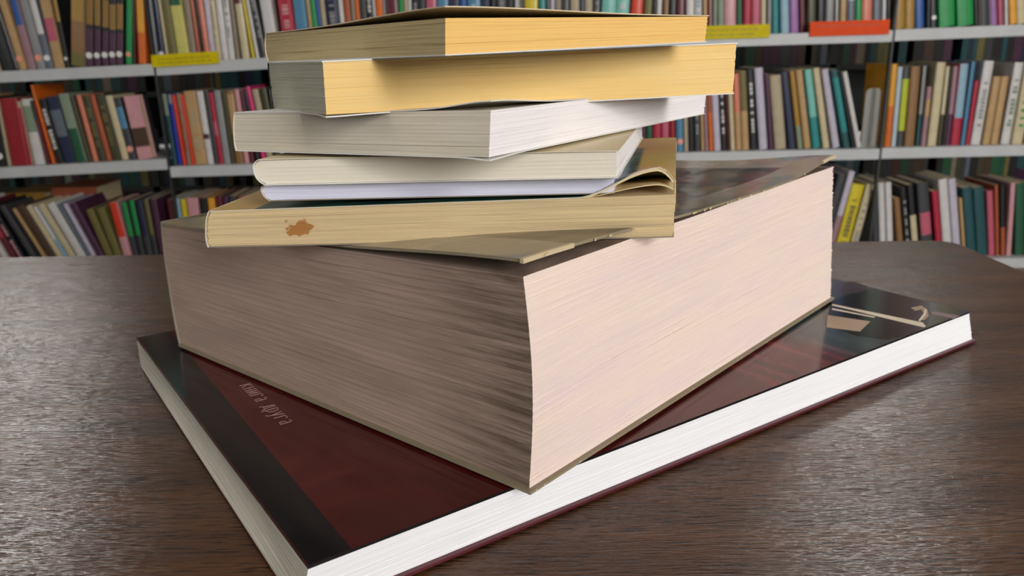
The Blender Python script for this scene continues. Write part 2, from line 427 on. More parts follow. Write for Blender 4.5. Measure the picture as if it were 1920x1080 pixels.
def uv_of(px, py):
    p = onz(px, py, zc)[:2] - Bc[1][:2]; A = np.array([Bc[2][:2] - Bc[1][:2], Bc[0][:2] - Bc[1][:2]]).T
    return np.linalg.solve(A, p)
_b0, _b1 = uv_of(660, 1030), uv_of(360, 672)
def band_u(v): return _b0[0] + (_b1[0] - _b0[0]) * (v - _b0[1]) / (_b1[1] - _b0[1])
decal_uv('printed_band', [(0.001, 0.001), (band_u(0.001), 0.001), (band_u(0.999), 0.999), (0.001, 0.999)], BAND, art_fc, 0.00005)
decal('printed_panel', [(1590, 552), (1640, 541), (1742, 566), (1745, 585), (1738, 614), (1700, 629), (1662, 637), (1605, 629), (1545, 608), (1540, 572)], BAND, art_fc, 0.00005)
decal('printed_panel', [(1545, 530), (1600, 528), (1640, 541), (1592, 552), (1548, 548)], PLUM, art_fc, 0.00004)
decal('printed_plate', [(1552, 591), (1632, 603), (1612, 622), (1550, 614)], GOLD, art_fc, 0.00009)
decal('printed_line', [(1560, 570), (1730, 605), (1736, 612), (1732, 614), (1560, 573)], LINE, art_fc, 0.00009)
decal('printed_line', [(1560, 578), (1640, 594), (1640, 596), (1560, 581)], LINE, art_fc, 0.00009)
decal('printed_scroll', [(1708, 577), (1728, 573), (1738, 580), (1742, 592), (1734, 600), (1724, 600), (1732, 588), (1728, 580), (1716, 583)], GOLD, art_fc, 0.00009)
decal('printed_scroll', [(1722, 601), (1732, 588), (1735, 579), (1738, 582), (1735, 591), (1725, 603)], LINE, art_fc, 0.00012)
decal('printed_stripe', [(1742, 588), (1752, 584), (1800, 592), (1788, 598)], MAROON, art_fc, 0.00005)

# title lettering on the maroon cover, drawn stroke by stroke
GL = {'к': [[(0, 0), (0, 1)], [(0, .5), (.45, 1)], [(.12, .58), (.5, 0)]],
      'н': [[(0, 0), (0, 1)], [(.45, 0), (.45, 1)], [(0, .52), (.45, .52)]],
      'и': [[(0, 1), (0, 0)], [(0, .08), (.45, .92)], [(.45, 0), (.45, 1)]],
      'г': [[(0, 0), (0, 1)], [(0, .97), (.4, .97)], [(.4, .97), (.4, .8)]],
      'а': [[(.05, .85), (.15, .98), (.32, .98), (.42, .82), (.42, .1), (.5, 0)], [(.42, .58), (.1, .45), (.02, .2), (.14, .02), (.3, .05), (.42, .25)]],
      'д': [[(.1, .05), (.2, .98), (.42, .98), (.42, .05)], [(-.04, .05), (.55, .05)], [(-.04, .05), (-.04, -.18)], [(.55, .05), (.55, -.18)]],
      'р': [[(0, -.4), (0, 1)], [(0, .9), (.2, 1), (.4, .85), (.45, .5), (.36, .12), (.2, 0), (0, .12)]],
      'у': [[(0, 1), (.24, .1)], [(.48, 1), (.2, -.15), (.06, -.38), (-.04, -.3)]]}
def title():
    p0 = onz(449, 724, zc); p1 = onz(527, 797, zc)          # first and last letter, on the base line
    uph = onz(470, 719, zc)
    d = (p1 - p0); L = np.linalg.norm(d); d /= L
    n = np.array([-d[1], d[0], 0]); h = abs((uph - p0) @ n)
    if (uph - p0) @ n < 0: n = -n
    word = 'книга друга'; adv = L / (len(word) - 0.35)
    rb = np.array(art_root.location); mb = MB(); zz = zc - rb[2]; wd = h * 0.03
    for i, ch in enumerate(word):
        for st in GL.get(ch, []):
            for (a, b) in zip(st, st[1:]):
                A = p0 + d * (adv * i + a[0] * adv * 1.25) + n * h * a[1]; B = p0 + d * (adv * i + b[0] * adv * 1.25) + n * h * b[1]
                t = (B - A); t /= max(1e-9, np.linalg.norm(t)); s = np.array([-t[1], t[0], 0]) * wd * (1.15 if abs(b[1] - a[1]) > abs(b[0] - a[0]) else 0.7)
                q = [A - s - rb, B - s - rb, B + s - rb, A + s - rb]
                mb.prism([x[:2] for x in q], zz - 0.00001, zz + 0.00008)
    mb.out('title_lettering', cov('cover_print_lettering', '#b08a86', 0.35), art_fc)
title()

# --- second: very thick worn volume
def pxY(px, py, Y): return (px, py, Y)
GB, GT = corners((337, 648, .3230), (303, 418, .3225), (993, 921, .1985), (981, 519, .1985), (1556, 574, .3690), (1562, 312, .3690))
for q in GB: q[2] = TABLE + 0.0172
def thick_prof(side, s, t, nrm):
    out = np.zeros(3)
    if side == 0 and s > 0.0: wN = s ** 6
    elif side == 1: wN = (1 - s) ** 6
    else: wN = 1.0 if (side == 1 and s == 0) else 0.0
    bul = 0.0016 * math.sin(math.pi * min(1, max(0, (t - 0.02) / 0.98))) * (1 if t < .98 else 1)
    out = out + np.array([1, -0.2, 0]) * bul * wN
    if side == 1: out = out + nrm[2] * 0 + np.array([0.8, 0.5, 0]) * 0.0030 * math.sin(math.pi * t) * s ** 5
    if side == 0: out = out + np.array([-0.5, 0.3, 0]) * 0.0008 * math.sin(math.pi * t) * (1 - s) ** 4
    # hollow of the fore edge
    if side == 1: out = out - nrm[1] * 0.0012 * math.sin(math.pi * s) * math.sin(math.pi * t)
    return out
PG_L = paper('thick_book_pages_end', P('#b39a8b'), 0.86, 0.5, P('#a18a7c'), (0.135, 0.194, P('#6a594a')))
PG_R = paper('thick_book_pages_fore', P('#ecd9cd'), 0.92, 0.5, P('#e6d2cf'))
def worn_cover():
    m, nt, b = newmat('thick_book_cover')
    uv = N(nt, 'ShaderNodeUVMap'); sep = N(nt, 'ShaderNodeSeparateXYZ'); nt.links.new(uv.outputs[0], sep.inputs[0])
    nz = noise(nt, mapping(nt, uv.outputs[0], (9, 13, 1)), 1.0, 4.0, 0.6, 1.5)
    n2 = noise(nt, mapping(nt, uv.outputs[0], (22, 5, 1), (2, 3, 0)), 1.0, 3.0, 0.6, 0.5)
    c = ramp(nt, nz, [(0.35, hexc('#1d1a18')), (0.52, hexc('#3a332d')), (0.62, hexc('#5b2e31')), (0.75, hexc('#6e4a3a'))])
    c = mixc(nt, ramp(nt, n2, [(0.45, (0, 0, 0, 1)), (0.6, (1, 1, 1, 1))]), c, hexc('#26211e'))
    # taupe border along the edges of the jacket
    def edge(sock, a, b_):
        mr = N(nt, 'ShaderNodeMapRange'); mr.inputs[1].default_value = a; mr.inputs[2].default_value = b_; nt.links.new(sock, mr.inputs[0]); return mr.outputs[0]
    e1 = edge(sep.outputs[0], 0.875, 0.88)
    c = mixc(nt, e1, c, hexc('#9a9086'))
    ef = edge(sep.outputs[1], 0.075, 0.07); eu = edge(sep.outputs[0], 0.40, 0.62)
    em = N(nt, 'ShaderNodeMath', operation='MULTIPLY'); nt.links.new(ef, em.inputs[0]); nt.links.new(eu, em.inputs[1])
    c = mixc(nt, em.outputs[0], c, hexc('#8f887d'))
    e2 = edge(sep.outputs[1], 0.74, 0.75)
    c = mixc(nt, e2, c, hexc('#8a8478'))
    e3 = edge(sep.outputs[0], 0.10, 0.09)
    c = mixc(nt, e3, c, hexc('#8b8272'))
    nt.links.new(c, b.inputs['Base Color'])
    b.inputs['Roughness'].default_value = 0.16; b.inputs['Specular IOR Level'].default_value = 0.5
    bump(nt, b, noise(nt, mapping(nt, uv.outputs[0], (7, 7, 1), (8, 8, 0)), 1.0, 2.0), 0.25, 0.004)
    return m
WORN = worn_cover(); TAUPE = cov('jacket_edge_taupe', '#8d8069', 0.6)
FRAY = cov('frayed_board_edge', '#c9b795', 0.8)
def thick_top(u, v):
    # the board gapes open at the near corner and curls up at the far fore-edge corner
    g = 0.0040 * math.exp(-((u / 0.34) ** 2)) * math.exp(-((v / 0.34) ** 2))
    c = 0.0042 * math.exp(-(((1 - u) / 0.14) ** 2)) * math.exp(-((v / 0.2) ** 2))
    return g + c - 0.0006 * smooth(v, .5, 1)
def thick_bot(u, v): return -0.0006 * math.exp(-((u / 0.2) ** 2)) * math.exp(-((v / 0.2) ** 2)) * 0
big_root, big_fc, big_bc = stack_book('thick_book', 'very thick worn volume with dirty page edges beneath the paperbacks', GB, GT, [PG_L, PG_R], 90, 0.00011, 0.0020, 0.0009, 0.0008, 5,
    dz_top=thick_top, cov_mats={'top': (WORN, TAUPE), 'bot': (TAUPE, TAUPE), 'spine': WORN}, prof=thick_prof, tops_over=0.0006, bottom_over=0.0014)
# frayed paper chips along the board edges
def chips(name, C, sgn, parent, count, seed, dzf):
    rnd = random.Random(seed); mb = MB(); rb = np.array(big_root.location)
    for i in range(count):
        u = rnd.uniform(0.0, 0.95); p = lerp(C[1], C[2], u) - rb
        d = C[2] - C[1]; d = d / np.linalg.norm(d); nrm = np.array([d[1], -d[0], 0])
        c = p + nrm * 0.0012 + np.array([0, 0, (dzf(u, 0) if dzf else 0) + sgn * 0.0005])
        l, wv, h = rnd.uniform(.0002, .0011), rnd.uniform(.0001, .0003), rnd.uniform(.00015, .0004)
        q = [c - d * l - nrm * wv, c + d * l - nrm * wv, c + d * l * .6 + nrm * wv, c - d * l * .7 + nrm * wv]
        mb.hexa([x - np.array([0, 0, h]) for x in q] + [x + np.array([0, 0, h]) for x in q])
    tag(mb.out(name, FRAY, parent), kind='stuff')
chips('frayed_edge', GT, 1, big_fc, 18, 7, thick_top); chips('frayed_edge', GB, -1, big_bc, 18, 9, None)
def worn_tip(C, us, dzf, parent, wid, lift):
    # bare cardboard where the jacket has worn through along the edge of the board
    rb = np.array(big_root.location); d = C[2] - C[1]; d = d / np.linalg.norm(d); nr_ = np.array([d[1], -d[0], 0]); e2 = C[0] - C[1]; e2 = e2 / np.linalg.norm(e2)
    mb = MB()
    for a, b in zip(us, us[1:]):
        q = []
        for u in (a, b):
            p = lerp(C[1], C[2], u) - rb + nr_ * 0.0009 + np.array([0, 0, dzf(u, 0)]); q.append(p)
        q4 = [q[0], q[1], q[1] - nr_ * wid, q[0] - nr_ * wid]
        mb.hexa([x + np.array([0, 0, -0.0002]) for x in q4] + [x + np.array([0, 0, lift]) for x in q4])
    mb.out('worn_edge', FRAY, parent)
worn_tip(GT, [-0.004 + 0.014 * i for i in range(8)], thick_top, big_fc, 0.0012, 0.00112)
worn_tip(GT, [0.93 + 0.01 * i for i in range(8)], thick_top, big_fc, 0.0010, 0.00112)

# --- third: tan paperback with a brown stain
TB, TT = corners((388, 462, .247), (390, 397, .247), (1262, 443, .236), (1265, 365, .236), (1266, 310, .372), (1268, 246, .372))
TB[2][2] = TB[1][2] + 0.002; TB[3] = TB[0] + TB[2] - TB[1]; TB[3][2] = TB[2][2] + .001
TT[2][2] = TABLE + 0.0945; TT[3] = TT[0] + TT[2] - TT[1]; TT[3][2] = TABLE + 0.0915
PT = paper('tan_paperback_pages', P('#d6be92'), 0.66, 0.3, P('#c9b18a'), None, (0.0300, 0.0052, 0.0046, 0.0030, P('#a9743f')))
PT2 = paper('tan_paperback_fore', P('#e3cda0'), 0.75, 0.5)
def tan_cover():
    m, nt, b = newmat('tan_paperback_cover')
    uv = N(nt, 'ShaderNodeUVMap'); sep = N(nt, 'ShaderNodeSeparateXYZ'); nt.links.new(uv.outputs[0], sep.inputs[0])
    nz = noise(nt, mapping(nt, uv.outputs[0], (3, 3, 1)), 1.0, 3.0)
    st = noise(nt, mapping(nt, uv.outputs[0], (46, 6, 1)), 1.0, 2.0, 0.5, 0.5)
    gold = ramp(nt, nz, [(0.3, hexc('#d0954a')), (0.6, hexc('#cbac58')), (0.8, hexc('#b5ad5c'))])
    art = ramp(nt, st, [(0.38, hexc('#16261f')), (0.5, hexc('#2f5a4a')), (0.66, hexc('#5d8076'))])
    def box(sock, a0, a1, b0, b1):
        r1 = N(nt, 'ShaderNodeMapRange', interpolation_type='SMOOTHSTEP'); r1.inputs[1].default_value = a0; r1.inputs[2].default_value = a1; nt.links.new(sock, r1.inputs[0])
        r2 = N(nt, 'ShaderNodeMapRange', interpolation_type='SMOOTHSTEP'); r2.inputs[1].default_value = b0; r2.inputs[2].default_value = b1; r2.inputs[3].default_value = 1; r2.inputs[4].default_value = 0; nt.links.new(sock, r2.inputs[0])
        mu = N(nt, 'ShaderNodeMath', operation='MULTIPLY'); nt.links.new(r1.outputs[0], mu.inputs[0]); nt.links.new(r2.outputs[0], mu.inputs[1]); return mu.outputs[0]
    v1 = box(sep.outputs[1], 0.085, 0.10, 0.90, 0.905); u1 = box(sep.outputs[0], -0.02, -0.01, 0.74, 0.78)
    mu = N(nt, 'ShaderNodeMath', operation='MULTIPLY'); nt.links.new(v1, mu.inputs[0]); nt.links.new(u1, mu.inputs[1])
    c = mixc(nt, mu.outputs[0], gold, art)
    v2 = box(sep.outputs[1], 0.9, 0.905, 2, 3)
    c = mixc(nt, v2, c, hexc('#bf9a58'))
    nt.links.new(c, b.inputs['Base Color']); b.inputs['Roughness'].default_value = 0.3
    return m
TANC = tan_cover()
def tan_curl(u, v):
    a = 1 - v; f = math.exp(-((u / 0.17) ** 2))
    t = max(0.0, (a - 0.80) / 0.20)
    return f * (0.0082 * math.sin(min(1.0, t / 0.86) * math.pi / 2) ** 1.7 - 0.0045 * max(0.0, (t - 0.80) / 0.20) ** 2)
tan_root, tan_fc, tan_bc = stack_book('tan_paperback', 'tan paperback with brown stain on its pages lying on the thick volume', TB, TT, [PT, PT2], 20, 0.00014, 0.0010, 0.0003, 0.0002, 11,
    dz_top=tan_curl, cov_mats={'top': (TANC, CREAM), 'bot': (CREAM, GREYC), 'spine': CREAM})
def lifted(name, C, lift, th, k, parent, root, mat):
    """a few leaves that curl up with the cover at the near fore-edge corner"""
    rb = np.array(root.location); n = 48; vs_ = []; uv_ = []
    L_, N_, R_, F_ = [c - rb for c in C]
    for j in range(n + 1):
        for i in range(13):
            a, u = 0.60 + 0.397 * j / n, 0.62 * i / 12
            p = lerp(lerp(N_, R_, u), lerp(L_, F_, u), 1 - a); p = p + np.array([0, 0, tan_curl(u, 1 - a) * k + lift]); vs_.append(p); uv_.append((a * .14, 0))
    m = len(vs_); vs_ += [p - np.array([0, 0, th * (0.15 + 0.85 * ((i // 13) / n) ** 2)]) for i, p in enumerate(vs_[:m])]; uv_ += [(a, th) for a, b in uv_[:m]]
    f = []
    for j in range(n):
        for i in range(12):
            a = j * 13 + i; q = (a, a + 1, a + 14, a + 13); f += [q[::-1], tuple(x + m for x in q)]
    ed = list(range(13)) + [j * 13 + 12 for j in range(1, n + 1)] + [n * 13 + i for i in range(11, -1, -1)] + [j * 13 for j in range(n - 1, 0, -1)]
    for a, b in zip(ed, ed[1:] + ed[:1]): f.append((a, b, b + m, a + m))
    return mesh_obj(name, vs_, f, mat, parent, uv_)
lifted('curled_pages', TT, -0.00005, 0.0010, 1.0, tan_root, tan_root, PT2)
lifted('curled_pages', TT, -0.00005, 0.0004, 0.42, tan_root, tan_root, PT2)

# --- fourth: thin bluish-white booklet
WB, WT = corners((500, 375, .2450), (487, 349, .2450), (1151, 361, .2385), (1151, 336, .2385), (1110, 300, .3300), (1110, 280, .3300))
d = np.array([0.02, 0.098, 0]); WB[2] = WB[1] + d + [0, 0, .0003]; WT[2] = WT[1] + d + [0, 0, .0003]; WB[3] = WB[0] + WB[2] - WB[1]; WT[3] = WT[0] + WT[2] - WT[1]
PW = paper('booklet_pages', P('#d9d9ea'), 0.93, 0.7)
stack_book('thin_booklet', 'thin booklet with bluish white pages under the cream paperback', WB, WT, [PW, PW], 8, 0.00005, 0.0016, 0.00025, 0.0003, 13,
    cov_mats={'top': (WHITEC, WHITEC), 'bot': (cov('booklet_teal', '#1d3436'), GREYC), 'spine': CREAM})

# --- fifth: white paperback with soft cream cover
EB, ET = corners((486, 345, .2430), (473, 301, .2430), (1156, 331, .2330), (1156, 284, .2330), (1204, 262, .335), (1203, 246, .335))
EB[2][2] = EB[1][2] + 0.0004; ET[2][2] = ET[1][2] - .0004; EB[3] = EB[0] + EB[2] - EB[1]; ET[3] = ET[0] + ET[2] - ET[1]
PE = paper('cream_paperback_pages', P('#e4dccb'), 0.95, 0.5); PE2 = paper('cream_paperback_fore', P('#f0eff2'), 0.9, 0.5)
CREAMT = cov('cream_cover_card', '#e4d3ad', 0.5); SLATE = cov('cover_slate', '#5c6570', 0.4)
stack_book('cream_paperback', 'white paged paperback with cream cover above the thin booklet', EB, ET, [PE, PE2], 12, 0.00006, 0.0024, 0.0003, 0.0005, 17,
    dz_top=lambda u, v: 0.0002 * math.sin(9 * v), cov_mats={'top': (CREAMT, CREAM), 'bot': (SLATE, WHITEC), 'spine': WHITEC})

# --- sixth: white paperback turned toward the window
SB, ST = corners((442, 281, .2590), (440, 212, .2590), (917, 295, .2108), (920, 207, .2108), (1320, 214, .3560), (1325, 170, .3560))
SB[2][2] = SB[1][2] - 0.0012; SB[3] = SB[0] + SB[2] - SB[1]
ST[2][2] = SB[2][2] + 0.0118; ST[3] = ST[0] + ST[2] - ST[1]
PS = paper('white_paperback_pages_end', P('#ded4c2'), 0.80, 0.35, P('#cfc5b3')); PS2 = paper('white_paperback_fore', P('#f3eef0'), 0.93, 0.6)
def curlN(h, a=0.10): return lambda u, v: h * math.exp(-((u / a) ** 2)) * math.exp(-((v / a) ** 2))
stack_book('white_paperback', 'white paperback with grey shaded page end below the yellowed ones', SB, ST, [PS, PS2], 22, 0.00009, 0.0008, 0.0003, 0.0004, 19,
    dz_top=curlN(0.0022, 0.16), dz_bot=curlN(-0.0006, 0.06), cov_mats={'top': (WHITEC, WHITEC), 'bot': (WHITEC, WHITEC), 'spine': CREAM})

# --- seventh: thick yellowed paperback
YB, YT = corners((513, 204, .2800), (503, 119, .2800), (612, 215, .2191), (605, 117, .2191), (1374, 174, .2868), (1381, 82, .2868))
YT[3][2] = TABLE + 0.1335; YB[3] = YB[0] + YB[2] - YB[1]
PY_L = paper('yellowed_pages_end', P('#c3c0ac'), 0.90, 0.6); PY_R = paper('yellowed_pages_fore', P('#efca82'), 0.93, 0.5, P('#edcd8e'))
INK = cov('cover_ink', '#23252b', 0.4)
stack_book('yellowed_paperback', 'thick paperback with yellowed fore edge lying second from the top', YB, YT, [PY_L, PY_R], 34, 0.00007, 0.0008, 0.00035, 0.0003, 23,
    dz_bot=curlN(-0.0004, 0.08), cov_mats={'top': (WHITEC, WHITEC), 'bot': (INK, WHITEC), 'spine': INK})

# --- eighth, on top: small paperback, cover gaping
OB, OT = corners((501, 115, .2784), (497, 64, .2784), (835, 102, .1990), (835, 34, .1990), (1322, 77, .2625), (1327, 31, .2625))
OB[3][2] = TABLE + 0.1346
PO_L = paper('top_paperback_pages_end', P('#cdb98b'), 0.78, 0.5, P('#c1ae84')); PO_R = paper('top_paperback_fore', P('#eec377'), 0.94, 0.5)
BROWNC = cov('cover_inside_brown', '#d9c6a4', 0.7)
def gape(u, v):
    return 0.0024 * math.exp(-((u / 0.55) ** 2)) * math.exp(-((v / 0.5) ** 2))
stack_book('small_paperback', 'small paperback with gaping cover lying on top of the stack', OB, OT, [PO_L, PO_R], 24, 0.00007, 0.0022, 0.00028, 0.0003, 29,
    dz_top=gape, cov_mats={'top': (WHITEC, BROWNC), 'bot': (INK, WHITEC), 'spine': BROWNC})

# ------------------------------------------------------------------ library racks behind the desk
YF = 2.0                      # front edge of the shelves
SDEP = 0.40
# lip top edge of every shelf, as seen: bay -> level -> ((x, y), (x, y))
BAYX = {'A': (-396, 283), 'B': (287, 976), 'C': (980, 1668), 'D': (1673, 2345)}
SH = {'A': {'T': ((-396, 153), (283, 120)), 'M': ((-396, 336), (312, 298)), 'L': ((-396, 530), (345, 508))},
      'B': {'T': ((287, 121), (976, 79)), 'M': ((318, 313), (988, 292)), 'L': ((349, 506), (990, 497))},
      'C': {'T': ((980, 78), (1668, 57)), 'M': ((990, 292), (1650, 279)), 'L': ((992, 496), (1632, 489))},
      'D': {'T': ((1673, 56), (2345, 28)), 'M': ((1655, 278), (2325, 263)), 'L': ((1636, 488), (2310, 478))}}
LEV = {'T': 'top shelf', 'M': 'middle shelf', 'L': 'lowest shelf'}
BAYN = {'A': 'black-gold set bay', 'B': 'lone-yellow-strip bay', 'C': 'orange-strip bay', 'D': 'green-binder bay'}
def shelf_pt(bay, lev, x):
    (xa, ya), (xb, yb) = SH[bay][lev]; return (x, ya + (yb - ya) * (x - xa) / (xb - xa))
BLAB = {'A': 'grey steel rack bay holding the black-gold volumes', 'B': 'grey steel rack bay with one yellow strip on its shelf',
        'C': 'grey steel rack bay with an orange strip on its shelf', 'D': 'grey steel rack bay holding two green binders'}
LT = 0.026                    # lip height
def bound(b1, b2): return float(np.mean([(at(*SH[b1][l][1], YF)[0] + at(*SH[b2][l][0], YF)[0]) / 2 for l in 'TML']))
EDGE = {'A': (-1.85, bound('A', 'B')), 'B': (bound('A', 'B'), bound('B', 'C')), 'C': (bound('B', 'C'), bound('C', 'D')), 'D': (bound('C', 'D'), 1.80)}
def shelf_z(bay, lev, X):
    pa, pe = at(*SH[bay][lev][0], YF), at(*SH[bay][lev][1], YF); return pa[2] + (pe[2] - pa[2]) * (X - pa[0]) / (pe[0] - pa[0])
for bay in 'ABCD':
    e = empty('book_rack', (at(sum(BAYX[bay]) / 2, 300, YF + SDEP / 2)[0], YF + SDEP / 2, 0)); tag(e, BLAB[bay], 'bookcase', 'rack bays')
    o3 = np.array(e.location)
    ends = []
    for lev in 'TML':
        xs = EDGE[bay]; a, b = [np.array([X_, YF, shelf_z(bay, lev, X_)]) - o3 for X_ in (xs[0] + .0030, xs[1] - .0030)]; ends.append((a, b))
        mb = MB()
        def strip(y0, y1, dz0, dz1):
            P8 = [(a[0], y0, a[2] + dz0), (b[0], y0, b[2] + dz0), (b[0], y1, b[2] + dz0), (a[0], y1, a[2] + dz0),
                  (a[0], y0, a[2] + dz1), (b[0], y0, b[2] + dz1), (b[0], y1, b[2] + dz1), (a[0], y1, a[2] + dz1)]
            mb.hexa(P8)
        yf = -SDEP / 2
        strip(yf, yf + .002, -LT, 0); strip(yf + .002, yf + SDEP - .002, -.003, 0); strip(yf + SDEP - .002, yf + SDEP, -LT, 0)
        strip(yf + .002, yf + .014, -LT, -LT + .002)
        mb.out('shelf', STEEL, e)
    # upper shelf above the picture
    for zu in (0.31, 0.62, 0.93):
     a, b = ends[0]; mb = MB()
     mb.hexa([(a[0], -SDEP / 2, a[2] + zu - LT), (b[0], -SDEP / 2, b[2] + zu - LT), (b[0], SDEP / 2, b[2] + zu - LT), (a[0], SDEP / 2, a[2] + zu - LT),
             (a[0], -SDEP / 2, a[2] + zu), (b[0], -SDEP / 2, b[2] + zu), (b[0], SDEP / 2, b[2] + zu), (a[0], SDEP / 2, a[2] + zu)])
     mb.out('shelf', STEEL, e)
    xr = ends[0][1][0] + .0003
    for y in (-SDEP / 2 + .001, SDEP / 2 - .014):
        MB().box(xr, xr + .0052, y, y + .012, 0, 2.0).out('upright', POST, e)
    if bay == 'A':
        xl = ends[0][0][0] - .0056
        for y in (-SDEP / 2 + .001, SDEP / 2 - .014): MB().box(xl, xl + .0052, y, y + .012, 0, 2.0).out('upright', POST, e)

# colours of the book covers
PAL = {'black': '#1b1b1d', 'charcoal': '#3a3b3e', 'grey': '#8b8b8c', 'slate': '#5b6670', 'white': '#c9c6c4', 'lavender': '#b9b2c2', 'cream': '#c2b592',
       'beige': '#a89a80', 'taupe': '#857a68', 'tan': '#b08f62', 'brown': '#85613a', 'dark brown': '#4a3426', 'rust': '#a05030', 'orange': '#cf6318',
       'amber': '#d99a2b', 'yellow': '#cdb81f', 'lime': '#aeb82c', 'olive': '#6d6638', 'dark olive': '#403d28', 'green': '#158a45', 'dark green': '#1f5238',
       'sage': '#7d8c78', 'aqua': '#72b5aa', 'teal': '#1f7f80', 'dark teal': '#1c4a50', 'blue': '#2b5496', 'navy': '#1f2742', 'sky blue': '#86a8ba',
       'steel blue': '#4a7fa0', 'cobalt': '#2434a8', 'purple': '#93659c', 'plum': '#4a2740', 'crimson': '#a8203a', 'red': '#8e1622', 'scarlet': '#cf3a22',
       'maroon': '#5a1a26', 'rose': '#b5566a', 'pink': '#c58f94', 'salmon': '#cf7a62', 'magenta': '#cf3070', 'mauve': '#96747c', 'gold': '#a07a30', 'antique gold': '#8a682c', 'pale lime': '#c2bb68', 'pale blue': '#a9b8c2'}
PALK = 1.0
def bookmat(c): return plain('cover_' + c.replace(' ', '_'), hexc(PAL[c], PALK), 0.42, 0.4, 0, 0.15 if c not in ('beige', 'taupe', 'olive') else 0.0, 0.10, 40)
PAGES = [plain('rack_pages_cream', hexc('#c9b896'), 0.8, 0.2, scale=200), plain('rack_pages_grey', hexc('#b3a68e'), 0.8, 0.2, scale=200)]
STICK = plain('sticker_white', hexc('#e0dedb'), 0.5); STICKP = plain('sticker_pink', hexc('#e89a84'), 0.5)

